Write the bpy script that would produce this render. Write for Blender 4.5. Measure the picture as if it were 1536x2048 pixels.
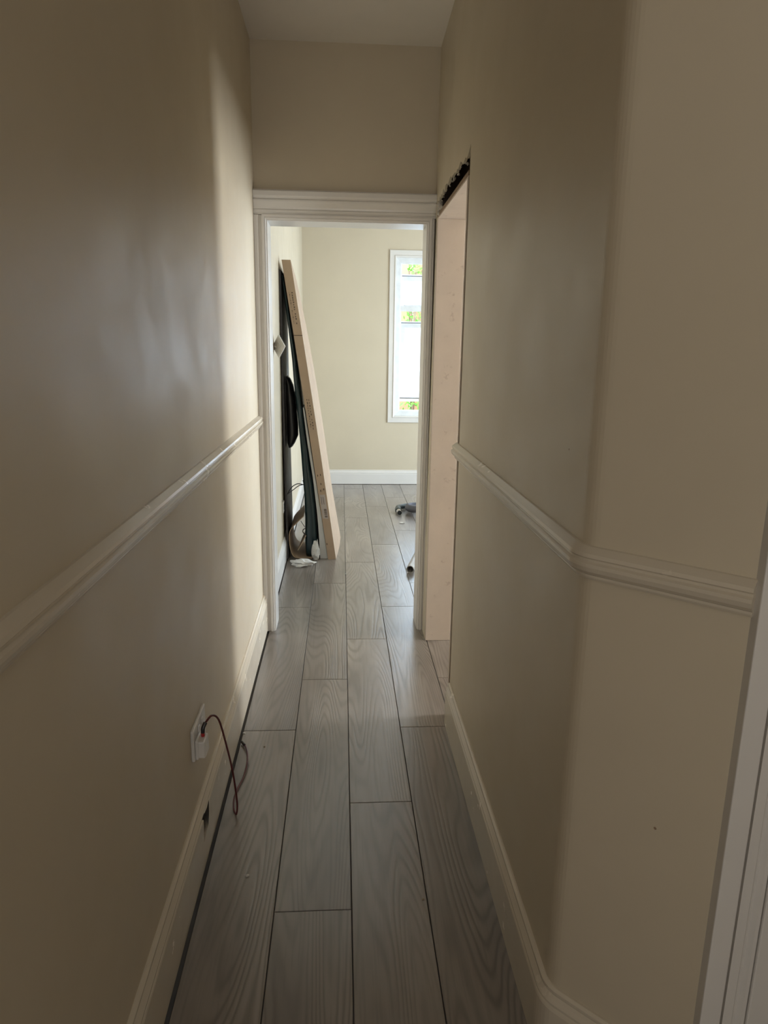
import bpy, bmesh, math, random
from mathutils import Vector, Matrix, noise as mnoise
for o in list(bpy.data.objects): bpy.data.objects.remove(o)
S = bpy.context.scene; COL = S.collection
# ------------------------------------------------------------------ camera
CAM = (0.0, 0.0, 1.36); F = 1385.43
YAW, PITCH, ROLL = 0.0630428, 0.2286971, 0.0147039
cy, sy, cp, sp, cr, sr = math.cos(YAW), math.sin(YAW), math.cos(PITCH), math.sin(PITCH), math.cos(ROLL), math.sin(ROLL)
Rw = Matrix(((cr,-sr,0),(sr,cr,0),(0,0,1))) @ Matrix(((1,0,0),(0,cp,-sp),(0,sp,cp))) @ Matrix(((1,0,0),(0,0,-1),(0,1,0))) @ Matrix(((cy,-sy,0),(sy,cy,0),(0,0,1)))
cd = bpy.data.cameras.new('camera'); cam = bpy.data.objects.new('camera', cd); COL.objects.link(cam)
cd.sensor_fit = 'VERTICAL'; cd.sensor_height = 24; cd.lens = F/2048*24; cd.clip_start = 0.02
M3 = Matrix((Rw[0], -Rw[1], -Rw[2])).transposed()
cam.matrix_world = Matrix.Translation(CAM) @ M3.to_4x4()
S.camera = cam
# ------------------------------------------------------------------ world, lights, exposure
S.view_settings.view_transform = 'Standard'; S.view_settings.look = 'None'
S.view_settings.gamma = 1; S.view_settings.use_curve_mapping = False
S.view_settings.exposure = 0.95
W = bpy.data.worlds.new('sky'); S.world = W; W.use_nodes = True
W.node_tree.nodes['Background'].inputs[0].default_value = (0.66, 0.84, 1.0, 1)
W.node_tree.nodes['Background'].inputs[1].default_value = 4.6
def area(name, loc, rot, sx, sy_, power, col, portal=False):
    l = bpy.data.lights.new(name, 'AREA'); l.shape = 'RECTANGLE'; l.size = sx; l.size_y = sy_
    l.energy = power; l.color = col
    if portal: l.cycles.is_portal = True
    o = bpy.data.objects.new(name, l); COL.objects.link(o); o.location = loc; o.rotation_euler = rot
    return o
PI = math.pi
# daylight in the openings: side room window (faces -X), garden-room patio window (faces -X), fanlight over the front door (faces +Y)
area('window_side_room_offscreen', (2.872, 2.66, 1.35), (0, PI/2, 0), 1.1, 0.50, 40, (0.93, 0.97, 1.0))
area('window_garden_room_offscreen', (2.492, 5.3, 1.12), (0, PI/2, 0), 2.0, 1.9, 60, (0.74, 0.88, 1.0))
area('window_front_door_offscreen', (0.1, -1.592, 1.55), (PI/2, 0, 0), 0.6, 1.2, 6.9, (1.0, 0.98, 0.95))
area('window_garden_portal', (1.08, 7.20, 1.48), (-PI/2, 0, 0), 1.0, 1.45, 1, (1,1,1), True)
# ------------------------------------------------------------------ helpers
def sock(v): return (v[0], v[1], v[2], 1.0)
class NT:
    def __init__(s, name):
        s.m = bpy.data.materials.new(name); s.m.use_nodes = True; s.t = s.m.node_tree; s.b = s.t.nodes['Principled BSDF']
    def n(s, typ, **kw):
        x = s.t.nodes.new(typ)
        for k, v in kw.items():
            if k in x.bl_rna.properties: setattr(x, k, v)
        return x
    def l(s, a, b): s.t.links.new(a, b)
    def val(s, node, key, v):
        if isinstance(v, bpy.types.NodeSocket): s.l(v, node.inputs[key])
        else: node.inputs[key].default_value = v
    def math(s, op, a, b=0.0):
        x = s.n('ShaderNodeMath', operation=op); s.val(x, 0, a); s.val(x, 1, b); return x.outputs[0]
    def mix(s, fac, a, b):
        x = s.n('ShaderNodeMix', data_type='RGBA')
        s.val(x, 0, fac); 
        for i, c in ((6, a), (7, b)):
            if isinstance(c, bpy.types.NodeSocket): s.l(c, x.inputs[i])
            else: x.inputs[i].default_value = sock(c)
        return x.outputs[2]
    def noise(s, vec, scale, detail=2, rough=0.5, dist=0.0):
        x = s.n('ShaderNodeTexNoise'); 
        if vec: s.l(vec, x.inputs['Vector'])
        x.inputs['Scale'].default_value = scale; x.inputs['Detail'].default_value = detail
        x.inputs['Roughness'].default_value = rough; x.inputs['Distortion'].default_value = dist
        return x.outputs['Fac']
    def coords(s, which='Object', scale=(1,1,1)):
        c = s.n('ShaderNodeTexCoord'); m = s.n('ShaderNodeMapping'); s.l(c.outputs[which], m.inputs[0])
        m.inputs['Scale'].default_value = scale; return m.outputs[0]
    def ramp(s, fac, a, b):
        x = s.n('ShaderNodeMapRange'); s.val(x, 0, fac); x.inputs[1].default_value = a; x.inputs[2].default_value = b
        return x.outputs[0]
    def bump(s, h, strength, dist=0.01):
        x = s.n('ShaderNodeBump'); s.l(h, x.inputs['Height']); x.inputs['Strength'].default_value = strength; x.inputs['Distance'].default_value = dist
        s.l(x.outputs[0], s.b.inputs['Normal'])
def paint(name, col, rough=0.5, var=0.05, scale=3, bump=0.08, bscale=180, dirt=None, stretch=(1,1,1), rvar=0.15):
    m = NT(name); v = m.coords('Object', stretch)
    f = m.noise(v, scale, 4, 0.6)
    c2 = tuple(x*(1-var*2) for x in col)
    c = m.mix(m.ramp(f, 0.35, 0.7), col, c2)
    if dirt:
        d = m.noise(v, 22, 5, 0.65); c = m.mix(m.math('MULTIPLY', m.ramp(d, 0.62, 0.72), dirt[3]), c, dirt[:3])
    m.l(c, m.b.inputs['Base Color'])
    r = m.math('ADD', m.math('MULTIPLY', m.ramp(m.noise(v, scale*2.3, 4, 0.6), 0.35, 0.7), rvar), rough-rvar*0.5)
    m.l(r, m.b.inputs['Roughness'])
    if bump: m.bump(m.noise(m.coords('Object'), bscale, 2), bump, 0.002)
    return m.m
def plain(name, col, rough=0.5, metal=0.0, spec=0.5):
    m = NT(name); f = m.noise(m.coords('Object'), 14, 3)
    m.l(m.mix(m.ramp(f, 0.3, 0.7), col, tuple(x*0.86 for x in col)), m.b.inputs['Base Color'])
    m.b.inputs['Roughness'].default_value = rough; m.b.inputs['Metallic'].default_value = metal
    m.b.inputs['Specular IOR Level'].default_value = spec
    return m.m
MAT = {}
MAT['wall'] = paint('cream_wall_paint', (0.60, 0.52, 0.39), 0.43, 0.025, 2.2, 0.05, 160, rvar=0.10)
MAT['wall_far'] = MAT['wall']
MAT['ceil'] = paint('white_ceiling_paint', (0.80, 0.75, 0.68), 0.7, 0.03, 2.0, 0.05)
MAT['gloss'] = paint('white_gloss_paint', (0.72, 0.69, 0.65), 0.30, 0.015, 5, 0, 45, (0.55,0.50,0.44,0.06), rvar=0.04)
MAT['skirt'] = paint('cream_satin_paint', (0.61, 0.54, 0.43), 0.25, 0.02, 5, 0, 45, (0.46,0.40,0.31,0.08), rvar=0.06)
MAT['upvc'] = plain('white_upvc', (0.80, 0.82, 0.83), 0.25)
MAT['lining'] = paint('raw_pink_board', (0.61, 0.515, 0.43), 0.6, 0.05, 5, 0.1, 90, (0.30,0.21,0.16,0.5))
MAT['timber'] = plain('raw_timber', (0.28, 0.19, 0.12), 0.7)
MAT['void'] = plain('old_masonry', (0.20, 0.145, 0.11), 0.95, 0, 0.2)
MAT['plaster'] = plain('broken_plaster', (0.55, 0.50, 0.43), 0.9)
MAT['slab'] = plain('grey_underlay', (0.14, 0.135, 0.13), 0.95, 0, 0.2)
MAT['socket'] = plain('white_plastic', (0.74, 0.71, 0.67), 0.3)
MAT['black_rubber'] = plain('black_rubber', (0.015, 0.012, 0.012), 0.4)
MAT['red_cable'] = plain('dark_red_cable', (0.10, 0.014, 0.016), 0.4)
MAT['red'] = plain('red_plastic', (0.42, 0.02, 0.02), 0.35)
MAT['card'] = paint('brown_cardboard', (0.43, 0.315, 0.22), 0.75, 0.05, 7, 0.1, 60)
MAT['card_light'] = MAT['card']
MAT['print'] = plain('dark_print', (0.10, 0.07, 0.05), 0.8)
MAT['sticker'] = plain('pale_sticker', (0.46, 0.40, 0.37), 0.6)
MAT['foam'] = paint('pale_grey_board', (0.62, 0.62, 0.60), 0.6, 0.05, 8, 0.1, 60)
MAT['poly'] = plain('dark_green_polythene', (0.012, 0.030, 0.034), 0.22)
MAT['darkboard'] = plain('charcoal_board', (0.05, 0.045, 0.05), 0.5)
MAT['blackbag'] = plain('black_plastic', (0.018, 0.016, 0.017), 0.35)
MAT['paper'] = plain('crumpled_white_paper', (0.66, 0.64, 0.60), 0.7)
MAT['hose_dark'] = plain('dark_green_hose', (0.03, 0.045, 0.045), 0.3)
MAT['hose_grey'] = plain('grey_hose', (0.10, 0.10, 0.12), 0.4)
MAT['chrome'] = plain('chrome', (0.75, 0.76, 0.78), 0.15, 1.0)
MAT['pipe'] = plain('grey_pipe', (0.42, 0.40, 0.38), 0.4)
MAT['leaf'] = plain('green_leaf', (0.16, 0.42, 0.05), 0.5)
MAT['ground'] = plain('garden_ground', (0.30, 0.25, 0.19), 0.9)
def brick_mat():
    m = NT('garden_brick'); x = m.n('ShaderNodeTexBrick'); m.l(m.coords('Object'), x.inputs['Vector'])
    x.inputs['Color1'].default_value = (0.45,0.20,0.11,1); x.inputs['Color2'].default_value = (0.55,0.30,0.16,1); x.inputs['Mortar'].default_value = (0.6,0.56,0.48,1)
    x.inputs['Scale'].default_value = 1; x.inputs['Brick Width'].default_value = 0.225; x.inputs['Row Height'].default_value = 0.075; x.inputs['Mortar Size'].default_value = 0.01
    m.l(x.outputs[0], m.b.inputs['Base Color']); m.b.inputs['Roughness'].default_value = 0.9; return m.m
MAT['brick'] = brick_mat()
def frosted():
    m = NT('obscured_glass'); m.b.inputs['Base Color'].default_value = (0.95,0.98,1,1); m.b.inputs['Transmission Weight'].default_value = 1.0
    m.b.inputs['Roughness'].default_value = 0.12; m.b.inputs['IOR'].default_value = 1.15
    tl = m.n('ShaderNodeBsdfTranslucent'); tl.inputs[0].default_value = (0.9,0.95,1,1); mx = m.n('ShaderNodeMixShader'); mx.inputs[0].default_value = 0.6
    m.l(m.b.outputs[0], mx.inputs[1]); m.l(tl.outputs[0], mx.inputs[2]); m.l(mx.outputs[0], m.t.nodes['Material Output'].inputs[0])
    m.bump(m.noise(m.coords('Object'), 60, 2), 0.3, 0.01); return m.m
MAT['glass'] = frosted()
def wood():
    m = NT('grey_oak_laminate'); oi = m.n('ShaderNodeObjectInfo'); tc = m.n('ShaderNodeTexCoord')
    off = m.n('ShaderNodeCombineXYZ'); r = oi.outputs['Random']
    for i, k in enumerate((37.0, 91.0, 53.0)): m.l(m.math('MULTIPLY', r, k), off.inputs[i])
    add = m.n('ShaderNodeVectorMath', operation='ADD'); m.l(tc.outputs['Object'], add.inputs[0]); m.l(off.outputs[0], add.inputs[1])
    def mp(sc):
        x = m.n('ShaderNodeMapping'); m.l(add.outputs[0], x.inputs[0]); x.inputs['Scale'].default_value = sc; return x.outputs[0]
    big = m.noise(mp((6.0, 0.62, 1)), 1.0, 1.2, 0.45, 0.25)          # cathedral figure: contours of a stretched field
    fine = m.noise(mp((120, 4.0, 1)), 1.0, 3, 0.6)
    wob = m.noise(mp((40, 9, 1)), 1.0, 2, 0.5)
    ph = m.math('ADD', m.math('MULTIPLY', big, 210.0), m.math('MULTIPLY', wob, 2.0))
    rings = m.math('ADD', m.math('MULTIPLY', m.math('SINE', ph), 0.5), 0.5)
    rings = m.math('POWER', rings, 2.2)
    cloud = m.noise(mp((6, 1.6, 1)), 1.0, 3, 0.6)
    mask = m.ramp(m.noise(mp((7, 1.3, 2)), 1.0, 2, 0.5), 0.36, 0.62)
    rm = m.math('MULTIPLY', rings, m.math('ADD', m.math('MULTIPLY', mask, 0.8), 0.2))
    c = m.mix(m.ramp(cloud, 0.3, 0.72), (0.265, 0.228, 0.196), (0.150, 0.125, 0.105))
    c = m.mix(m.math('MULTIPLY', rm, 0.55), c, (0.07, 0.052, 0.040))
    c = m.mix(m.math('MULTIPLY', m.ramp(fine, 0.5, 0.75), 0.35), c, (0.10, 0.082, 0.068))
    hv = m.n('ShaderNodeHueSaturation'); m.l(c, hv.inputs['Color']); m.l(m.math('ADD', m.math('MULTIPLY', r, 0.24), 0.88), hv.inputs['Value'])
    m.l(hv.outputs[0], m.b.inputs['Base Color'])
    m.l(m.math('ADD', m.math('MULTIPLY', cloud, 0.10), 0.27), m.b.inputs['Roughness'])
    h = m.math('ADD', m.math('MULTIPLY', rm, -1.0), m.math('MULTIPLY', fine, -0.35))
    m.b.inputs['Specular IOR Level'].default_value = 0.8
    m.b.inputs['Coat Weight'].default_value = 0.6; m.b.inputs['Coat Roughness'].default_value = 0.22; m.b.inputs['Coat IOR'].default_value = 1.55
    m.bump(h, 0.40, 0.0010); return m.m
MAT['wood'] = wood()

def setp(o, label=None, cat=None, group=None, kind=None):
    if label: o['label'] = label
    if cat: o['category'] = cat
    if group: o['group'] = group
    if kind: o['kind'] = kind
    return o
def mk(name, bm, mat, parent=None, smooth=False, loc=None):
    bmesh.ops.recalc_face_normals(bm, faces=bm.faces)
    me = bpy.data.meshes.new(name); bm.to_mesh(me); bm.free()
    for x in (mat if isinstance(mat, (list, tuple)) else [mat]): me.materials.append(MAT[x])
    if smooth:
        for p in me.polygons: p.use_smooth = True
    o = bpy.data.objects.new(name, me); COL.objects.link(o)
    if parent: o.parent = parent
    if loc: o.location = loc
    return o
def empty(name, loc):
    o = bpy.data.objects.new(name, None); COL.objects.link(o); o.location = loc; o.empty_display_size = 0.05
    return o
def reparent(o, p):
    o.parent = p; o.matrix_parent_inverse = Matrix.Translation(p.location).inverted()
    return o
def box(bm, x0, x1, y0, y1, z0, z1):
    v = [bm.verts.new((x, y, z)) for z in (z0, z1) for y in (y0, y1) for x in (x0, x1)]
    for f in ((0,2,3,1),(4,5,7,6),(0,1,5,4),(2,6,7,3),(0,4,6,2),(1,3,7,5)): bm.faces.new([v[i] for i in f])
    return v
def bbox(*b, bev=0.0, seg=2):
    bm = bmesh.new(); box(bm, *b)
    if bev: bmesh.ops.bevel(bm, geom=bm.edges[:], offset=bev, segments=seg, affect='EDGES', profile=0.5)
    return bm
def prism(bm, pts, axis, a, b):
    """pts 2-D polygon extruded from a to b along axis ('x': pts=(y,z), 'y': pts=(x,z), 'z': pts=(x,y))"""
    def P(p, t): return (t, p[0], p[1]) if axis == 'x' else (p[0], t, p[1]) if axis == 'y' else (p[0], p[1], t)
    A = [bm.verts.new(P(p, a)) for p in pts]; B = [bm.verts.new(P(p, b)) for p in pts]; n = len(pts)
    bm.faces.new(A); bm.faces.new(B[::-1])
    for i in range(n): bm.faces.new((A[i], A[(i+1) % n], B[(i+1) % n], B[i]))
    return bm
def sweep(bm, path, prof, place, side=1):
    """path: 2-D polyline; prof: closed list of (d, t), d offset to the side of the path, t out of its plane; place(u, v, t)->xyz"""
    rows = []; n = len(path)
    for i, p in enumerate(path):
        p = Vector(p)
        d0 = (p - Vector(path[i-1])).normalized() if i else (Vector(path[1]) - p).normalized()
        d1 = (Vector(path[i+1]) - p).normalized() if i < n-1 else d0
        n0 = Vector((-d0.y, d0.x))*side; n1 = Vector((-d1.y, d1.x))*side
        mt = (n0 + n1); mt = mt / max(mt.length_squared/2, 1e-6)
        rows.append([bm.verts.new(place(p.x + mt.x*d, p.y + mt.y*d, t)) for d, t in prof])
    k = len(prof)
    for a, b in zip(rows, rows[1:]):
        for j in range(k): bm.faces.new((a[j], a[(j+1) % k], b[(j+1) % k], b[j]))
    bm.faces.new(rows[0]); bm.faces.new(rows[-1][::-1])
    return bm
def tube(bm, pts, r, n=10, cap=True, hollow=0.0):
    pts = [Vector(p) for p in pts]; rings = []; up = Vector((0,0,1)); prev = None
    for i, p in enumerate(pts):
        d = (pts[min(i+1, len(pts)-1)] - pts[max(i-1, 0)]).normalized()
        if prev is None: a = d.orthogonal().normalized()
        else: a = (prev - d*prev.dot(d)).normalized()
        prev = a; b = d.cross(a); rr = r[i] if isinstance(r, (list, tuple)) else r
        rings.append([bm.verts.new(p + (a*math.cos(t*2*PI/n) + b*math.sin(t*2*PI/n))*rr) for t in range(n)])
    for A, B in zip(rings, rings[1:]):
        for j in range(n): bm.faces.new((A[j], A[(j+1) % n], B[(j+1) % n], B[j]))
    if cap: bm.faces.new(rings[0][::-1]); bm.faces.new(rings[-1])
    return rings
def spline(ctrl, per=8):
    P = [Vector(c) for c in ctrl]; P = [P[0]*2-P[1]] + P + [P[-1]*2-P[-2]]; out = []
    for i in range(1, len(P)-2):
        for k in range(per):
            t = k/per; a, b, c, d = P[i-1:i+3]
            out.append(0.5*((2*b) + (c-a)*t + (2*a-5*b+4*c-d)*t*t + (3*b-a-3*c+d)*t**3))
    out.append(P[-2]); return out
def loft(bm, rows, capends=True):
    R = [[bm.verts.new(p) for p in r] for r in rows]; k = len(R[0])
    for a, b in zip(R, R[1:]):
        for j in range(k): bm.faces.new((a[j], a[(j+1) % k], b[(j+1) % k], b[j]))
    if capends: bm.faces.new(R[0][::-1]); bm.faces.new(R[-1])
    return R
def cut(o, cutter_bm):
    me = bpy.data.meshes.new('cutter'); bmesh.ops.recalc_face_normals(cutter_bm, faces=cutter_bm.faces); cutter_bm.to_mesh(me); cutter_bm.free()
    c = bpy.data.objects.new('cutter', me); COL.objects.link(c)
    md = o.modifiers.new('b', 'BOOLEAN'); md.operation = 'DIFFERENCE'; md.object = c; md.solver = 'EXACT'
    bpy.context.view_layer.update()
    new = bpy.data.meshes.new_from_object(o.evaluated_get(bpy.context.evaluated_depsgraph_get()))
    o.modifiers.clear(); o.data = new; bpy.data.objects.remove(c)
def struct(o, label, cat=None): return setp(o, label, cat, None, 'structure')

XL, XR = -0.380, 0.404          # corridor wall faces
YD0, YD1 = 3.26, 3.38           # wall with the doorway
YF = 7.12                       # garden-room far wall
ZC = 2.607
YB = -1.60                      # wall behind the camera
JN, JF = 2.352, 3.125           # side opening in the right wall (rough)
# ------------------------------------------------------------------ floor
fl = struct(mk('floor', bbox(-0.50, 3.30, YB-0.1, 7.25, -0.12, -0.0125), 'slab'), 'grey oak laminate plank floor running through hall and doorway', 'floor')
PW, PL, G = 0.1925, 1.246, 0.0011
starts = {-2: 2.309, -1: 1.462, 0: 1.880, 1: 2.315, 2: 2.709, 3: 1.60}
pl_cache = {}
def plank(x0, x1, y0, y1):
    key = (round(x1-x0, 3), round(y1-y0, 3))
    if key not in pl_cache:
        w, l = (x1-x0)/2-G, (y1-y0)/2-G; b = 0.0012
        bm = bmesh.new()
        lo = [bm.verts.new((sx*w, sy_*l, -0.012)) for sx, sy_ in ((-1,-1),(1,-1),(1,1),(-1,1))]
        mi = [bm.verts.new((sx*w, sy_*l, -b)) for sx, sy_ in ((-1,-1),(1,-1),(1,1),(-1,1))]
        up = [bm.verts.new((sx*(w-b), sy_*(l-b), 0)) for sx, sy_ in ((-1,-1),(1,-1),(1,1),(-1,1))]
        bm.faces.new(up); bm.faces.new(lo[::-1])
        for A, B in ((lo, mi), (mi, up)):
            for j in range(4): bm.faces.new((A[j], A[(j+1)%4], B[(j+1)%4], B[j]))
        bmesh.ops.recalc_face_normals(bm, faces=bm.faces)
        me = bpy.data.meshes.new('plank'); bm.to_mesh(me); bm.free(); me.materials.append(MAT['wood']); pl_cache[key] = me
    o = bpy.data.objects.new('plank', pl_cache[key]); COL.objects.link(o); o.parent = fl
    o.location = ((x0+x1)/2, (y0+y1)/2, 0.0); return o
rnd = random.Random(4)
for k in range(-2, 17):
    x0 = 0.026 + k*PW; x1 = x0 + PW
    if k == -2: x0 = -0.357
    s0 = starts.get(k, 1.3 + rnd.random()*1.2)
    y = s0 - PL*4
    if k <= 1: spans = [(YB, YF)]
    elif k == 2: spans = [(YB, 1.08), (2.20, YF)]
    elif k <= 7: spans = [(YB, 0.95), (1.20, YF)]
    elif k <= 12: spans = [(1.20, YF)]
    else: spans = [(1.20, 3.38)]
    while y < YF:
        for a, b in spans:
            ya, yb = max(y, a), min(y+PL, b)
            if yb - ya > 0.04: plank(x0, min(x1, 3.25), ya, yb)
        y += PL
# ------------------------------------------------------------------ walls, ceiling
wl = struct(mk('wall_left', bbox(-0.50, XL, YB, YF+0.12, -0.0125, ZC+0.1), 'wall'), 'long cream painted wall with dado rail and skirting', 'wall')
hole = [(1.690,0.152),(1.668,0.150),(1.621,0.156),(1.618,0.127),(1.612,0.088),(1.648,0.094),(1.673,0.092),(1.684,0.115)]
def flare():
    bm = bmesh.new()
    def ring(x, k): return [(x, 1.65+(y-1.65)*k, 0.122+(z-0.122)*(1+(k-1)*0.12)) for y, z in hole]
    loft(bm, [ring(-0.30, 1.0), ring(-0.3615, 1.0), ring(-0.400, 5.0)]); return bm
cut(wl, flare())
cut(wl, bbox(-0.492, -0.388, 1.42, 1.90, 0.02, 0.42))      # real cavity behind the broken hole
mk('cavity_masonry', bbox(-0.4925, -0.478, 1.419, 1.901, 0.019, 0.421), 'void', wl)
# right wall with rounded outward corner
def corner(dx):
    """plan line of the right wall face, offset dx into the corridor"""
    c0 = Vector((XR, 1.085)); d = Vector((0.71, -0.70)).normalized(); r = 0.055
    pts = []; a0 = PI; a1 = PI + math.radians(45.4)
    # tangent arc between the corridor face and the splayed face
    tl = r*math.tan(math.radians(45.4/2))
    ctr = Vector((XR + r, c0.y + tl))
    for i in range(7):
        a = a0 + (a1-a0)*i/6; pts.append((ctr.x + (r+dx)*math.cos(a), ctr.y + (r+dx)*math.sin(a)))
    return pts, c0, d
arc, c0, dsp = corner(0)
endp = Vector((0.5925, 0.8995))  # splayed face meets the wall of the side door
plan = [(XR, JN)] + arc + [(endp.x, endp.y), (0.62, endp.y), (0.62, 1.08), (0.524, 1.19), (0.524, JN)]
wr = struct(mk('wall_right', prism(bmesh.new(), plan, 'z', -0.0125, ZC+0.1), 'wall'), 'cream painted wall with rounded corner turning away beside the side door', 'wall')
# header over the side opening with broken lower edge, and the stub beyond it
rnd = random.Random(11)
edge = []; y = JN
while y < JF-0.03:
    t = (y-JN)/(JF-JN)
    edge.append((y, 1.972 + 0.022*math.sin(t*3.0)*0.6 + rnd.uniform(-0.009, 0.009))); y += rnd.uniform(0.012, 0.034)
edge = [(JN, 1.996)] + edge[1:] + [(JF, 1.958)]
hd = mk('wall_header', prism(bmesh.new(), edge + [(JF, 1.90), (YD0, 1.90), (YD0, ZC+0.1), (JN, ZC+0.1)], 'x', XR, XR+0.009), 'wall', wr)
for w in hd.data.vertices:
    if w.co.y > JF-0.02: w.co.x += 0.0055*w.co.z
mk('header_core', bbox(XR+0.025, 0.524, JN, YD0, 2.36, ZC+0.1), 'void', wr)
st = mk('wall_stub', bbox(XR, 0.524, JF, YD0, 0.0, 1.90), 'wall', wr)
for w in st.data.vertices:
    if w.co.z > 1: w.co.x += 0.0055*w.co.z
# broken plaster crumbs along the torn edge
bm = bmesh.new(); rnd = random.Random(5)
for i in range(26):
    e = edge[rnd.randrange(1, len(edge)-1)]
    s = rnd.uniform(0.002, 0.005); m = Matrix.Translation((XR+0.004+rnd.uniform(0,0.012), e[0]+rnd.uniform(-.01,.01), e[1]-0.004+rnd.uniform(-.006,.006)))
    q = bmesh.ops.create_icosphere(bm, subdivisions=1, radius=s, matrix=m)
    for w in q['verts']: w.co += Vector((rnd.uniform(-1,1), rnd.uniform(-1,1), rnd.uniform(-1,1)))*s*0.5
for i in range(9):
    m = Matrix.Translation((XR+0.006, 3.05+rnd.uniform(0,0.06), 1.965-0.006*i+rnd.uniform(-.004,.004)))
    q = bmesh.ops.create_icosphere(bm, subdivisions=1, radius=0.011, matrix=m)
    for w in q['verts']: w.co += Vector((rnd.uniform(-.4,.4), rnd.uniform(-1,1), rnd.uniform(-1,1)))*0.007
pc = setp(mk('torn_plaster', bm, 'plaster', wr), 'torn plaster crumbs along the gap', kind='stuff')
mk('header_cavity', bbox(0.510, 0.524, JN, JF, 1.926, 2.37), 'void', wr)
mk('cavity_end', bbox(XR+0.025, 0.524, JF, YD0, 1.90, 2.37), 'void', wr)
mk('jamb_stud', bbox(0.490, 0.522, JN+0.001, 2.384, 0.0, 1.93), 'timber', wr)
# lining boards of the side opening
ln = struct(empty('trim_1', (0.46, 2.75, 0)), 'raw pink door lining boards in the side opening of the right wall', 'door lining')
reparent(mk('lining_jamb', bbox(XR+0.001, 0.523, 3.100, 3.124, 0, 1.905, bev=0.0015), 'lining'), ln)
reparent(mk('lining_jamb', bbox(XR+0.001, 0.523, 2.384, 2.404, 0, 1.905, bev=0.0015), 'lining'), ln)
lh = reparent(mk('lining_head', bbox(XR+0.002, 0.523, 2.384, 3.124, 1.905, 1.911), 'lining'), ln)
reparent(mk('head_batten', bbox(XR+0.001, 0.523, 2.384, 3.124, 1.911, 1.926, bev=0.001), 'timber'), ln)
reparent(mk('jamb_post', bbox(0.523, 0.60, 3.101, 3.135, 0, 1.93), 'timber'), ln)
# wall with the doorway to the garden room
DX0, DX1, DZ = -0.337, 0.389, 1.918
bm = bmesh.new(); prism(bm, [(-0.38,0),(DX0,0),(DX0,DZ),(DX1,DZ),(DX1,0),(3.25,0),(3.25,ZC+0.1),(-0.38,ZC+0.1)], 'y', YD0, YD1)
we = struct(mk('wall_end', bm, 'wall'), 'cream wall above and around the white framed doorway', 'wall')
# garden room walls
WX0, WX1, WZ0, WZ1 = 0.535, 1.62, 0.71, 2.25
bm = bmesh.new(); box(bm, XL, 2.60, YF, YF+0.12, 0, ZC+0.1)
wf = struct(mk('wall_far', bm, 'wall_far'), 'cream far wall of the garden room holding the white window', 'wall')
cut(wf, bbox(WX0, WX1, YF-0.1, YF+0.3, WZ0, WZ1))
w2 = struct(mk('wall_room_right', bbox(2.50, 2.60, YD1, YF, 0, ZC+0.1), 'wall_far'), 'cream right wall of the garden room with the patio window', 'wall')
# side room shell
struct(mk('wall_side_near', bbox(0.524, 2.98, 1.19, 1.29, 0, ZC+0.1), 'wall_far'), 'cream near wall of the side room', 'wall')
w3 = struct(mk('wall_side_right', bbox(2.88, 2.98, 1.29, YD0, 0, ZC+0.1), 'wall_far'), 'cream window wall of the side room', 'wall')
# hall shell behind the camera
HX = 1.55
bm = bmesh.new(); prism(bm, [(0.592,-0.0125),(0.6275,-0.0125),(0.6275,2.02),(1.40,2.02),(1.40,-0.0125),(HX,-0.0125),(HX,ZC+0.1),(0.592,ZC+0.1)], 'y', 0.90, 1.0)
w4 = struct(mk('wall_side_door', bm, 'wall'), 'cream hall wall around the white side door', 'wall')
struct(mk('wall_hall_right', bbox(HX, HX+0.1, YB, 1.0, -0.0125, ZC+0.1), 'wall'), 'cream right wall of the hall', 'wall')
w5 = struct(mk('wall_back', bbox(XL, HX, YB-0.10, YB, 0, ZC+0.1), 'wall'), 'cream wall behind the hall with the glazed front door', 'wall')
struct(mk('ceiling', bbox(-0.50, 3.30, YB-0.1, YF+0.12, ZC, ZC+0.1), 'ceil'), 'white painted ceiling', 'ceiling')
# ------------------------------------------------------------------ skirting and dado
SK = [(0,0.010),(0.018,0.010),(0.018,0.122),(0.0165,0.127),(0.0135,0.130),(0.0165,0.134),(0.0165,0.139),(0.012,0.147),(0.0085,0.154),(0.009,0.158),(0.009,0.163),(0.004,0.168),(0,0.168)]
def skirt(name, path, side, label, z0=0.010, h=1.0, mat='skirt', thick=1.0):
    prof = [(d*thick, h - (0.168 - z)*0.9 if z > 0.02 else z0) for d, z in SK]
    return struct(mk(name, sweep(bmesh.new(), path, prof, lambda u, v, t: (u, v, t), side), mat), label, 'skirting')
s_ = skirt('baseboard_left', [(XL, YB), (XL, YD0-0.022)], -1, 'cream moulded skirting on the long left wall with a broken pipe hole', 0.012, 0.190)
cut(s_, flare())
arcs, _, _ = corner(0)
skirt('baseboard_right', [(XR, 2.338)] + arcs + [(endp.x-0.004, endp.y+0.004)], -1, 'cream moulded skirting wrapping the rounded corner of the right wall', 0.0, 0.166)
skirt('baseboard_room_left', [(XL, YD1), (XL, YF)], -1, 'white skirting on the left wall of the garden room', 0.0, 0.148, 'gloss')
skirt('baseboard_far', [(XL, YF), (2.5, YF)], -1, 'white flat skirting under the garden room window', 0.004, 0.150, 'gloss')
DA = [(0,0.0),(0.006,0.0),(0.008,0.004),(0.008,0.008),(0.012,0.010),(0.018,0.016),(0.021,0.024),(0.021,0.030),(0.016,0.033),(0.016,0.037),(0.019,0.040),(0.017,0.046),(0.010,0.051),(0.004,0.055),(0,0.056)]
def dado(name, path, z, label):
    return struct(mk(name, sweep(bmesh.new(), path, [(d, z+t) for d, t in DA], lambda u, v, t: (u, v, t), -1), 'skirt'), label, 'dado rail')
dado('trim_2', [(XL, YB), (XL, YD0-0.012)], 1.007, 'cream moulded dado rail along the left wall')
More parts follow.
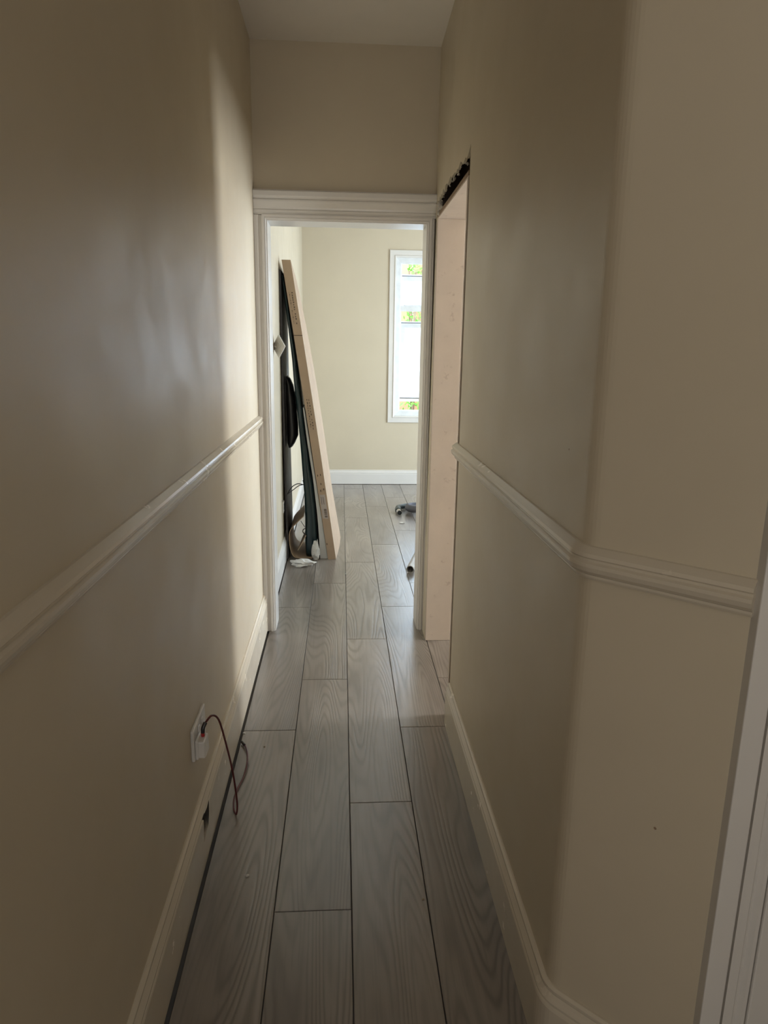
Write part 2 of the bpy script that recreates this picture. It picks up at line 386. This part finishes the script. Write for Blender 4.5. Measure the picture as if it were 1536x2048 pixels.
dado('trim_3', [(XR, 2.392)] + arcs + [(endp.x-0.002, endp.y+0.002)], 0.996, 'cream moulded dado rail bending round the right wall corner')
# ------------------------------------------------------------------ doorway: lining, inner bead, moulded header
t4 = struct(empty('trim_4', (0.02, YD0, 0)), 'white painted door frame with stepped moulded head', 'door frame')
OX0, OX1, OZ = -0.323, 0.376, 1.905
path = [(OX0, 0.0), (OX0, OZ), (OX1, OZ), (OX1, 0.0)]
# frame: section = (offset outwards, y)
reparent(mk('door_lining', sweep(bmesh.new(), path, [(0,3.244),(0.0135,3.244),(0.0135,3.392),(0,3.392)], lambda u, v, t: (u, t, v), 1), 'gloss'), t4)
reparent(mk('inner_bead', sweep(bmesh.new(), path, [(0.004,3.246),(0.004,3.238),(0.008,3.234),(0.012,3.236),(0.013,3.230),(0.022,3.230),(0.024,3.246)], lambda u, v, t: (u, t, v), 1), 'gloss'), t4)
reparent(mk('architrave_side', sweep(bmesh.new(), [(OX0-0.022, 0), (OX0-0.022, OZ+0.02)], [(0,3.258),(0,3.238),(0.012,3.236),(0.020,3.232),(0.034,3.232),(0.0355,3.258)], lambda u, v, t: (u, t, v), 1), 'gloss'), t4)
reparent(mk('architrave_side', sweep(bmesh.new(), [(OX1+0.020, OZ+0.02), (OX1+0.020, 0)], [(0,3.258),(0,3.240),(0.004,3.234),(0.007,3.234),(0.010,3.225),(0.010,3.258)], lambda u, v, t: (u, t, v), 1), 'gloss'), t4)
hp = [(3.259,1.927),(3.238,1.927),(3.236,1.934),(3.231,1.938),(3.231,1.946),(3.235,1.950),(3.234,1.958),(3.226,1.972),(3.222,1.980),(3.222,1.986),(3.227,1.990),(3.222,1.995),(3.219,2.002),(3.219,2.020),(3.224,2.026),(3.259,2.028)]
reparent(mk('architrave_head', prism(bmesh.new(), hp, 'x', XL+0.001, XR+0.010), 'gloss'), t4)
# ------------------------------------------------------------------ side door at the right edge
d1 = struct(empty('door_1', (1.0, 0.90, 0)), 'white painted side door and worn frame beside the splayed wall', 'door')
def dpart(name, bm): return reparent(mk(name, bm, 'gloss'), d1)
dpart('architrave', bbox(0.5885, 0.6230, 0.885, 0.906, 0, 2.06, bev=0.002))
dpart('architrave', bbox(1.405, 1.445, 0.885, 0.902, 0, 2.06, bev=0.002))
dpart('architrave', bbox(0.6230, 1.405, 0.885, 0.902, 2.02, 2.06, bev=0.002))
jp = [(0.6275,0.887),(0.643,0.887),(0.647,0.891),(0.651,0.899),(0.659,0.901),(0.665,0.895),(0.671,0.895),(0.675,0.901),(0.675,0.985),(0.6275,0.985)]
dpart('frame_jamb', prism(bmesh.new(), jp, 'z', 0, 2.018))
lf = dpart('door_leaf', bbox(0.678, 1.395, 0.910, 0.945, 0.006, 2.01, bev=0.002))
for x0, x1 in ((0.678, 0.76), (1.303, 1.395)): dpart('stile', bbox(x0, x1, 0.898, 0.910, 0.006, 2.01, bev=0.003))
for z0, z1 in ((0.006, 0.22), (0.92, 1.08), (1.89, 2.01)): dpart('rail', bbox(0.76, 1.303, 0.898, 0.910, z0, z1, bev=0.003))
kn = bmesh.new(); tube(kn, [(1.35,0.898,1.0),(1.35,0.87,1.0),(1.35,0.86,1.0),(1.35,0.845,1.0),(1.35,0.838,1.0)], [0.010,0.010,0.024,0.024,0.012], 14)
reparent(mk('door_knob', kn, 'chrome', smooth=True), d1)
# ------------------------------------------------------------------ garden-room window
wn = struct(empty('window_1', (1.08, YF, 0.64)), 'white window with two tilted open casements in the garden room', 'window')
def fr(bm, x0, x1, z0, z1, prof, side=-1):
    # ring frame: prof (offset outwards from the given rectangle, y)
    c = [(x0,z0),(x0,z1),(x1,z1),(x1,z0)]; R = []
    sg = [(-1,-1),(-1,1),(1,1),(1,-1)]
    for (x, z), (sx, sz) in zip(c, sg): R.append([bm.verts.new((x+sx*d, y, z+sz*d)) for d, y in prof])
    k = len(prof)
    for i in range(4):
        a, b = R[i], R[(i+1) % 4]
        for j in range(k): bm.faces.new((a[j], a[(j+1)%k], b[(j+1)%k], b[j]))
    return bm
reparent(mk('window_architrave', fr(bmesh.new(), WX0, WX1, WZ0, WZ1, [(0,YF),(0,YF-0.020),(0.012,YF-0.024),(0.016,YF-0.016),(0.062,YF-0.016),(0.066,YF-0.012),(0.066,YF)]), 'gloss'), wn)
reparent(mk('window_frame', fr(bmesh.new(), WX0+0.058, WX1-0.058, WZ0+0.058, WZ1-0.058, [(0,YF+0.075),(0,YF+0.025),(0.012,YF+0.018),(0.058,YF+0.012),(0.058,YF+0.075)]), 'upvc'), wn)
reparent(mk('transom', bbox(WX0+0.05, WX1-0.05, YF+0.02, YF+0.075, 1.745, 1.800, bev=0.004), 'upvc'), wn)
def casement(ztop, ytop, zbot, ybot):
    c = empty('casement', (0,0,0)); c.parent = wn; c.matrix_parent_inverse = Matrix.Translation(wn.location).inverted()
    L = math.hypot(ztop-zbot, ybot-ytop); x0, x1 = WX0+0.062, WX1-0.062
    T = Matrix.Translation((0, ytop, ztop)) @ Matrix.Rotation(math.atan2(ybot-ytop, ztop-zbot), 4, 'X')
    def put(bm, name, mat):
        bmesh.ops.transform(bm, matrix=T, verts=bm.verts); o = mk(name, bm, mat); o.parent = c; return o
    put(fr(bmesh.new(), x0+0.05, x1-0.05, -L+0.05, -0.05, [(0,0.006),(0,-0.03),(0.006,-0.038),(0.05,-0.038),(0.05,0.006)]), 'sash', 'upvc')
    put(bbox(x0+0.045, x1-0.045, -0.020, -0.014, -L+0.045, -0.045), 'pane', 'glass')
    put(bbox(x0+0.002, x1-0.002, -0.026, -0.016, -0.006, 0.003), 'gasket', 'black_rubber')
    put(bbox(x0+0.046, x1-0.046, -0.040, -0.036, -L+0.044, -L+0.052), 'gasket', 'black_rubber')
casement(2.098, YF+0.10, 1.800, YF+0.34)
casement(1.648, YF+0.10, 0.835, YF+0.68)
# frames of the windows the camera does not look at
def hidden_frame(name, axis, c, a0, a1, z0, z1, label):
    bm = fr(bmesh.new(), a0, a1, z0, z1, [(0,0.0),(0,0.03),(0.05,0.03),(0.05,0.0)])
    for w in bm.verts:
        x, y, z = w.co
        w.co = (c - y, x, z) if axis == 'x' else (x, c + y, z)
    struct(mk(name, bm, 'upvc'), label, 'window')
hidden_frame('window_2', 'x', 2.50, 4.35, 6.25, 0.12, 2.12, 'white framed patio window of the garden room')
hidden_frame('window_3', 'x', 2.88, 2.41, 2.91, 0.80, 1.90, 'white framed window of the side room')
hidden_frame('window_4', 'y', YB, -0.2, 0.4, 0.95, 2.15, 'white framed glazing of the front door')
# garden outside
gr = struct(mk('ground_garden', bbox(-2, 5, YF+0.12, 14, -0.12, -0.05), 'ground'), 'bare garden ground outside the window', 'ground')
gw = mk('garden_wall', bbox(-2, 5, -0.11, 0.11, 0, 3.4), 'brick', loc=(0, 10.4, -0.06)); gw.data.transform(Matrix.Identity(4))
setp(gw, 'red brick garden wall seen through the window', 'wall')
rb = NT('x')
bpy.data.materials.remove(rb.m)
def shrub(name, loc, R, n, seed, label, lift=0.0):
    r = random.Random(seed); t = empty(name, loc); bm = bmesh.new()
    for i in range(n):
        d = Vector((r.gauss(0,1), r.gauss(0,1), r.gauss(0,1))).normalized()*R*r.uniform(0.55, 1.0)
        d.z = r.uniform(0.2, 2.75)
        a = Vector((r.gauss(0,1), r.gauss(0,1), r.gauss(0,1))).normalized(); b = a.orthogonal().normalized(); s = r.uniform(0.03, 0.06)
        bm.faces.new([bm.verts.new(d+q) for q in (-a*s, b*s*0.45, a*s, -b*s*0.45)])
    f = setp(mk('leaves', bm, 'leaf', t), kind='stuff')
    bm = bmesh.new()
    for i in range(7):
        a = r.uniform(0, 6.28); tube(bm, [(0,0,0), (math.cos(a)*R*.3, math.sin(a)*R*.3, 1.2), (math.cos(a)*R*.6, math.sin(a)*R*.6, 2.5)], 0.008, 5)
    mk('stem', bm, 'timber', t)
    return setp(t, label, 'plant')
shrub('climbing_plant', (1.02, 10.05, -0.05), 0.16, 520, 2, 'tall green climbing plant against the garden wall')
# ------------------------------------------------------------------ wall switch hanging loose in the garden room
sw = empty('light_switch', (XL, 4.00, 1.376))
Rm = Matrix.Translation((XL+0.030, 4.02, 1.376)) @ Matrix.Rotation(math.radians(-52), 4, 'Z') @ Matrix.Rotation(PI/4, 4, 'Y')
def swp(name, b, mat, bev=0.002, extra=Matrix.Identity(4)):
    bm = bbox(*b, bev=bev); bmesh.ops.transform(bm, matrix=Rm @ extra, verts=bm.verts); return reparent(mk(name, bm, mat), sw)
swp('switch_plate', (-0.045,0.045,-0.004,0.004,-0.045,0.045), 'socket')
swp('rocker', (-0.012,0.012,-0.008,-0.003,-0.020,0.020), 'socket', 0.001)
swp('screw', (0.030,0.036,-0.0055,-0.003,-0.003,0.003), 'chrome', 0.0008)
bm = bmesh.new(); tube(bm, spline([(XL+0.002,4.03,1.376),(XL+0.012,4.028,1.372),(XL+0.030,4.022,1.376)]), 0.003, 8); reparent(mk('wire', bm, 'socket'), sw)
setp(sw, 'white light switch plate hanging loose and tilted off the garden room wall', 'light switch')
# ------------------------------------------------------------------ socket, plug and cable in the corridor
sk = empty('wall_socket', (XL, 1.672, 0.376))
def part(name, bm, mat, par): return reparent(mk(name, bm, mat), par)
part('face_plate', bbox(XL, XL+0.009, 1.596, 1.745, 0.333, 0.419, bev=0.003), 'socket', sk)
part('rocker', bbox(XL+0.009, XL+0.013, 1.685, 1.699, 0.388, 0.406, bev=0.0015), 'socket', sk)
part('rocker', bbox(XL+0.009, XL+0.013, 1.645, 1.659, 0.388, 0.406, bev=0.0015), 'socket', sk)
for yy in (1.694, 1.706): part('socket_slot', bbox(XL+0.0085, XL+0.0095, yy, yy+0.005, 0.348, 0.352), 'black_rubber', sk)
setp(sk, 'white double wall socket above the left skirting', 'wall socket')
pg = empty('plug_charger', (XL+0.03, 1.632, 0.366))
part('plug_body', bbox(XL+0.010, XL+0.034, 1.603, 1.651, 0.339, 0.386, bev=0.004), 'socket', pg)
part('plug_back', bbox(XL+0.009, XL+0.018, 1.600, 1.654, 0.336, 0.391, bev=0.004), 'socket', pg)
part('plug_face', bbox(XL+0.034, XL+0.0352, 1.607, 1.647, 0.343, 0.372), 'socket', pg)
cx, cy_ = XL+0.024, 1.632
bm = bmesh.new(); tube(bm, [(cx, cy_, 0.384), (cx, cy_, 0.396)], 0.0048, 10); part('cable_plug', bm, 'red', pg)
bm = bmesh.new(); tube(bm, spline([(cx, cy_, 0.395), (cx+0.001, cy_+0.003, 0.408), (cx+0.006, cy_+0.010, 0.419)]), [0.0052]*17, 10); part('strain_relief', bm, 'black_rubber', pg)
cable = [(cx+0.006, cy_+0.010, 0.419), (cx+0.018, 1.668, 0.424), (-0.326, 1.695, 0.395), (-0.320, 1.745, 0.300), (-0.312, 1.785, 0.190), (-0.308, 1.810, 0.100), (-0.308, 1.826, 0.040), (-0.313, 1.832, 0.006),
         (-0.324, 1.860, 0.005), (-0.330, 1.905, 0.005), (-0.327, 1.960, 0.005), (-0.317, 2.018, 0.006), (-0.314, 2.085, 0.012), (-0.321, 2.146, 0.012), (-0.334, 2.193, 0.009), (-0.351, 2.225, 0.007)]
bm = bmesh.new(); tube(bm, spline(cable, 6), 0.0028, 8); part('cable', bm, 'red_cable', pg)
bm = bmesh.new(); tube(bm, [(-0.338, 2.200, 0.009), (-0.350, 2.223, 0.007)], 0.0045, 8); part('cable_end', bm, 'black_rubber', pg)
setp(pg, 'white plug with a dark red cable looping down to the floor', 'plug charger')
# ------------------------------------------------------------------ packages leaning in the garden room
def lerp(a, b, t): return a + (b-a)*t
def tab(T, z):
    if z <= T[0][0]: return T[0][1:]
    for a, b in zip(T, T[1:]):
        if z <= b[0]:
            t = (z-a[0])/(b[0]-a[0]); return tuple(lerp(p, q, t) for p, q in zip(a[1:], b[1:]))
    return T[-1][1:]
XW = XL
# long flat carton
def card_x(z): return -0.089 - 0.2715*(z/1.881), -0.036 - 0.271*(z/1.885)
cb = empty('flat_carton', (-0.06, 4.7, 0))
rows = []
NR = 22
for i in range(NR+1):
    z = 1.886*i/NR; a, b = card_x(z); u = z/1.886
    bow = 0.040*math.sin(min(1, (1-u)*1.25)*PI)*0.35 + 0.030*(1-u)**1.5
    zf = z*(1.0 - 0.035*u**6)
    nb = 0.004*math.sin(u*PI)
    rows.append([(a+nb, 4.44, z+0.0), (b+nb, 4.44, z), (b+bow*0.7+nb, 4.74, lerp(z, zf, .5)), (b+bow, 5.00, zf), (a+bow, 5.00, zf), (a+bow*0.6+nb, 4.74, lerp(z, zf, .5))])
bm = bmesh.new(); R = loft(bm, rows)
bm.faces.ensure_lookup_table(); bm.normal_update()
for f in bm.faces:
    c = f.calc_center_median(); xs = card_x(c.z)
    if c.y < 4.445: f.material_index = 0
    elif c.x > (xs[0]+xs[1])/2 + 0.008 and abs(f.normal.y) < 0.5: f.material_index = 1
reparent(mk('carton_body', bm, ['card', 'card_light']), cb)
def on_front(u0, u1, z0, z1):
    """thin quad on the near narrow face: u across 0..1, z height"""
    bm = bmesh.new(); P = []
    for yy in (4.4385, 4.4402):
        for u, z in ((u0,z0),(u1,z0),(u1,z1),(u0,z1)):
            a, b = card_x(z); nb = 0.004*math.sin(z/1.886*PI); P.append(bm.verts.new((lerp(a, b, u)+nb, yy, z)))
    for f in ((0,1,2,3),(7,6,5,4),(0,4,5,1),(1,5,6,2),(2,6,7,3),(3,7,4,0)): bm.faces.new([P[i] for i in f])
    return bm
def join(dst, src):
    me = bpy.data.meshes.new('t'); src.to_mesh(me); src.free(); dst.from_mesh(me); bpy.data.meshes.remove(me)
rnd = random.Random(8)
def print_block(cols, z1, z0):
    bm = bmesh.new()
    for u0, u1, top, bot, step in cols:
        z = lerp(z0, z1, top)
        while z > lerp(z0, z1, bot):
            w = rnd.uniform(0.45, 0.8)*step
            join(bm, on_front(u0, u1 - (rnd.random() < .5)*0.04, z-w, z))
            z -= step*(1.0 if rnd.random() < .84 else 1.9)
    return setp(reparent(mk('printed_text', bm, 'print'), cb), kind='stuff')
print_block([(0.52, 0.66, 1, 0, 0.014), (0.24, 0.31, 1, 0, 0.012)], 1.70, 1.52)
print_block([(0.55, 0.66, 1, 0, 0.018), (0.30, 0.40, 1, 0.05, 0.017)], 1.055, 0.86)
bm = on_front(0.0, 1.0, 1.443, 1.447); reparent(mk('fold_line', bm, 'print'), cb)
lb = reparent(mk('shipping_label', on_front(0.12, 0.80, 0.28, 0.44), 'sticker'), cb)
bm = bmesh.new(); z = 0.345
while z > 0.292:
    h = rnd.choice((0.002, 0.003, 0.005)); 
    b2 = on_front(0.40, 0.72, z-h, z); bmesh.ops.translate(b2, vec=(0,-0.001,0), verts=b2.verts); join(bm, b2); z -= h + rnd.choice((0.002, 0.004))
for u in (0.25, 0.50): 
    b2 = on_front(u, u+0.05, 0.375, 0.425); bmesh.ops.translate(b2, vec=(0,-0.001,0), verts=b2.verts); join(bm, b2)
setp(reparent(mk('barcode', bm, 'print'), lb), kind='stuff')
bm = bmesh.new()
for u, z in ((.2,.56),(.55,.565),(.45,.505),(.3,.46),(.7,.47),(.1,.10)): join(bm, on_front(u, u+.10, z, z+.012))
setp(reparent(mk('staple_mark', bm, 'print'), cb), kind='stuff')
setp(cb, 'tall flat brown carton leaning against the garden room wall', 'carton')
# pale board
PB = [(0.0,-0.141,-0.091),(0.27,-0.155,-0.129),(0.53,-0.183,-0.167),(0.80,-0.222,-0.207),(1.00,-0.245,-0.236)]
rows = []
for i in range(14):
    z = 1.00*i/13; a, b = tab(PB, z); rows.append([(a,4.462,z),(b-0.001,4.462,z),(b-0.001,4.97,z),(a,4.97,z)])
bm = bmesh.new(); loft(bm, rows); o = mk('grey_board', bm, 'foam')
setp(o, 'pale grey sheet of board tucked behind the leaning carton', 'board')
# dark polythene-wrapped roll
PR = [(0.0,-0.238,-0.146),(0.12,-0.244,-0.152),(0.27,-0.246,-0.160),(0.43,-0.249,-0.176),(0.53,-0.254,-0.188),(0.72,-0.267,-0.215),(0.80,-0.272,-0.227),(0.86,-0.277,-0.234),(1.05,-0.298,-0.250),(1.17,-0.308,-0.264),(1.30,-0.318,-0.282),(1.45,-0.332,-0.303),(1.60,-0.348,-0.324),(1.75,-0.360,-0.346),(1.80,-0.363,-0.353)]
rows = []
for i in range(46):
    z = 0.013 + 1.787*i/45.0; a, b = tab(PR, z); row = []
    c = (a+b)/2; h = (b-a)/2
    for k in range(18):
        t = k/18*2*PI; ct, st_ = math.cos(t), math.sin(t)
        x = c + h*math.copysign(abs(ct)**0.35, ct); yy = 4.68 + 0.205*math.copysign(abs(st_)**0.5, st_)
        nz = mnoise.noise(Vector((x*14, yy*9, z*3.5))); x2 = x + 0.006*nz*(1 if ct < 0.3 else 0.2)
        row.append((max(x2, XW+0.002), yy+0.016*mnoise.noise(Vector((x*50, 3, z*2.2))), z))
    rows.append(row)
bm = bmesh.new(); loft(bm, rows)
o = mk('wrapped_roll', bm, 'poly', smooth=True); setp(o, 'tall roll wrapped in dark green polythene behind the carton', 'roll')
# charcoal board flat to the wall
rows = []
for z, x in ((0.0,-0.350),(0.18,-0.353),(0.9,-0.362),(1.83,-0.368)): rows.append([(x-0.011,4.46,z),(x,4.46,z),(x,4.93,z),(x-0.011,4.93,z)])
bm = bmesh.new(); loft(bm, rows); setp(mk('charcoal_board', bm, 'darkboard'), 'thin charcoal board standing flat against the wall behind the roll', 'board')
# black plastic bundle wedged between board and roll
rows = []
prof = [(0.735,-0.348,-0.322),(0.76,-0.356,-0.306),(0.81,-0.359,-0.284),(0.875,-0.360,-0.283),(0.94,-0.360,-0.288),(1.006,-0.361,-0.294),(1.08,-0.361,-0.302),(1.135,-0.361,-0.312),(1.175,-0.361,-0.330),(1.192,-0.360,-0.345)]
for z, a, b in prof:
    c, h = (a+b)/2, (b-a)/2; row = []
    for k in range(14):
        t = k/14*2*PI; row.append((c+h*math.cos(t), 4.60+0.10*math.sin(t)*(0.6+0.4*min(1,h/0.035))+0.01*mnoise.noise(Vector((t,z*9,2))), z+0.006*mnoise.noise(Vector((t*2,z*4,5)))))
    rows.append(row)
bm = bmesh.new(); loft(bm, rows); setp(mk('black_bundle', bm, 'blackbag', smooth=True), 'folded black plastic bundle wedged between charcoal board and roll', 'bundle')
# curled cardboard wrap on the floor
cs = spline([(-0.250,0,0.292),(-0.300,0,0.243),(-0.338,0,0.196),(-0.347,0,0.145),(-0.338,0,0.060),(-0.318,0,0.016),(-0.285,0,0.003),(-0.225,0,0.002),(-0.195,0,0.003),(-0.180,0,0.004)], 5)
def curl(pts, y0, y1, th):
    bm = bmesh.new(); n = len(pts); V = []
    for yy in (y0, y1):
        ring = []
        for i, p in enumerate(pts):
            d = (pts[min(i+1,n-1)] - pts[max(i-1,0)]).normalized(); nn = Vector((-d.z, 0, d.x))
            ring.append((bm.verts.new((p.x, yy, p.z)), bm.verts.new((p.x+nn.x*th, yy, p.z+nn.z*th))))
        V.append(ring)
    for i in range(n-1):
        for k in (0, 1): bm.faces.new((V[0][i][k], V[0][i+1][k], V[1][i+1][k], V[1][i][k]))
        for s in (0, 1): bm.faces.new((V[s][i][0], V[s][i+1][0], V[s][i+1][1], V[s][i][1]))
    for i in (0, n-1): bm.faces.new((V[0][i][0], V[0][i][1], V[1][i][1], V[1][i][0]))
    return bm
cw = empty('cardboard_wrap', (-0.28, 4.65, 0))
reparent(mk('curled_sheet', curl(cs, 4.455, 4.86, 0.004), 'card', smooth=False), cw)
fb = bmesh.new(); loft(fb, [[(-0.292,4.47,0.055),(-0.288,4.47,0.052),(-0.268,4.74,0.075),(-0.272,4.74,0.078)],[(-0.238,4.47,0.155),(-0.234,4.47,0.152),(-0.226,4.74,0.165),(-0.230,4.74,0.168)]]); reparent(mk('inner_flap', fb, 'card_light'), cw)
setp(cw, 'curled brown cardboard wrapping on the floor by the wall', 'cardboard')
# black twine between board and roll
bm = bmesh.new()
tube(bm, spline([(-0.360,4.52,0.420),(-0.330,4.52,0.470),(-0.295,4.52,0.495),(-0.262,4.54,0.490),(-0.245,4.56,0.480)], 6), 0.003, 6)
tube(bm, spline([(-0.358,4.53,0.425),(-0.320,4.55,0.450),(-0.285,4.54,0.478),(-0.250,4.55,0.488)], 6), 0.003, 6)
tube(bm, spline([(-0.252,4.53,0.52),(-0.246,4.525,0.49),(-0.244,4.53,0.455),(-0.240,4.53,0.42)], 6), 0.005, 6)
setp(mk('black_twine', bm, 'black_rubber', smooth=True), 'black twine tied round the roll', 'twine')
bm = bmesh.new(); tube(bm, [(-0.270,4.50,0.25),(-0.243,4.50,0.205)], 0.0022, 6)
tube(bm, [(-0.243+0.014*math.cos(a), 4.495, 0.180+0.017*math.sin(a)) for a in [i*2*PI/16 for i in range(17)]], 0.0032, 6)
setp(mk('wire_ring', bm, 'black_rubber', smooth=True), 'small bent wire with a ring on the wrapped roll', 'wire')
def crumple(name, loc, sx, sy_, sz, seed, label, cat, mat='paper', sub=3):
    bm = bmesh.new(); bmesh.ops.create_icosphere(bm, subdivisions=sub, radius=1)
    for w in bm.verts:
        n = mnoise.noise(w.co*1.9 + Vector((seed, 0, 0)))*0.55 + mnoise.noise(w.co*4.5 + Vector((0, seed, 0)))*0.35
        c = w.co*(1+n); w.co = (c.x*sx, c.y*sy_, max(c.z*sz, -sz*0.8))
    zmin = min(w.co.z for w in bm.verts)
    bmesh.ops.translate(bm, vec=(loc[0], loc[1], loc[2]-zmin), verts=bm.verts)
    return setp(mk(name, bm, mat), label, cat)
crumple('crumpled_paper', (-0.258, 4.305, 0.0), 0.075, 0.040, 0.022, 3.3, 'crumpled white paper lying flat on the floor before the carton', 'paper')
crumple('plastic_film', (-0.170, 4.438, 0.0), 0.024, 0.022, 0.070, 7.7, 'crumpled pale plastic film at the foot of the wrapped roll', 'plastic film')
# old socket on the garden room wall
so = empty('room_socket', (XL, 4.42, 0.365))
part('face_plate', bbox(XL, XL+0.008, 4.385, 4.455, 0.33, 0.40, bev=0.002), 'socket', so); part('socket_slot', bbox(XL+0.0075, XL+0.009, 4.41, 4.43, 0.345, 0.385), 'black_rubber', so)
setp(so, 'white socket with dark slot low on the garden room wall', 'wall socket')
# ------------------------------------------------------------------ vacuum hose, pipe, debris
vh = empty('vacuum_wand', (0.55, 5.9, 0))
pts = spline([(1.05,6.16,0.024),(0.80,6.08,0.024),(0.64,6.00,0.024),(0.54,5.94,0.026),(0.495,5.88,0.030),(0.487,5.80,0.028)], 8)
bm = bmesh.new(); tube(bm, pts, 0.023, 14); reparent(mk('wand_pipe', bm, 'hose_dark', smooth=True), vh)
bm = bmesh.new(); tube(bm, [(0.487,5.815,0.029),(0.488,5.76,0.027)], 0.027, 14); reparent(mk('collar', bm, 'hose_dark'), vh)
def hollow(p, q, ro, ri, n=18):
    bm = bmesh.new(); p, q = Vector(p), Vector(q); d = (q-p).normalized(); e = d.cross(Vector((0,0,1))).normalized(); u = e.cross(d); A = []
    for r_, c in ((ro, p), (ro, q), (ri, q), (ri, p)): A.append([bm.verts.new(c + (e*math.cos(t*2*PI/n) + u*math.sin(t*2*PI/n))*r_) for t in range(n)])
    for i in range(4):
        for j in range(n): bm.faces.new((A[i][j], A[i][(j+1)%n], A[(i+1)%4][(j+1)%n], A[(i+1)%4][j]))
    return bm
reparent(mk('chrome_end', hollow((0.492,5.70,0.0235), (0.488,5.765,0.027), 0.0225, 0.0195), 'chrome'), vh)
setp(vh, 'dark vacuum wand with chrome end lying on the garden room floor', 'vacuum wand')
bm = bmesh.new(); n = 150
tube(bm, [(0.682+0.105*math.cos(a), 5.78+0.13*math.sin(a), 0.030+0.0005*i) for i, a in enumerate([1.2+i*2*PI*1.05/n for i in range(n)])], [0.030 + 0.0025*(i % 2) for i in range(n)], 12)
setp(mk('grey_hose', bm, 'hose_grey', smooth=True), 'coiled grey ribbed hose beside the vacuum wand', 'hose')
gp = empty('grey_pipe', (0.6, 4.8, 0)); d = Vector((0.245, 0.97, 0)).normalized(); p0 = Vector((0.431, 4.138, 0.0245))
bm = bmesh.new(); n = 20; A = []
for r_, s in ((0.0245, 0.0), (0.0245, 0.9), (0.0205, 0.9), (0.0205, 0.0)):
    c = p0 + d*s; e = d.cross(Vector((0,0,1))); A.append([bm.verts.new(c + (e*math.cos(t*2*PI/n) + Vector((0,0,1))*math.sin(t*2*PI/n))*r_) for t in range(n)])
for i in range(4):
    for j in range(n): bm.faces.new((A[i][j], A[i][(j+1)%n], A[(i+1)%4][(j+1)%n], A[(i+1)%4][j]))
reparent(mk('pipe_wall', bm, 'pipe', smooth=False), gp)
setp(gp, 'length of grey plastic pipe lying on the floor near the doorway', 'pipe')
crumple('offcut', (0.487, 5.42, 0.0), 0.022, 0.010, 0.006, 1.1, 'small white offcut on the floor in front of the vacuum wand', 'offcut', 'paper', 2)
for (x, y), s, lab in (((-0.248,1.586),0.006,'tiny white plaster crumb on the plank beyond the pipe hole'), ((0.208,1.484),0.004,'tiny dark crumb at the seam of two dim planks'), ((-0.270,2.20),0.004,'tiny crumb beside the cable end'), ((-0.352,2.29),0.006,'crumb of plaster against the left skirting'), ((0.026,4.12),0.005,'tiny crumb on the lit garden room floor')):
    crumple('debris_crumb', (x, y, 0.0), s, s*0.8, s*0.5, x*10, lab, 'debris', 'paper' if s != 0.004 else 'timber', 1)
# small dents in the paint of the right wall
def dent(p, nrm, s):
    bm = bmesh.new(); bmesh.ops.create_icosphere(bm, subdivisions=1, radius=s)
    q = Vector(nrm).normalized()
    for w in bm.verts: w.co = w.co - q*w.co.dot(q)*0.9
    bmesh.ops.translate(bm, vec=p, verts=bm.verts); mk('paint_chip', bm, 'timber', wr)
dent((XR, 1.203, 1.194), (1,0,0), 0.0022)
t = 0.0
pd = Vector((0.535, 1.0)); 
# hit of the sight line with the splayed face
den = pd.x*(-dsp.y) + pd.y*dsp.x
k = (c0.x*(-dsp.y) + c0.y*dsp.x)/den
dent((pd.x*k, pd.y*k, 1.36-0.788*k), (dsp.y, -dsp.x, 0), 0.0028)
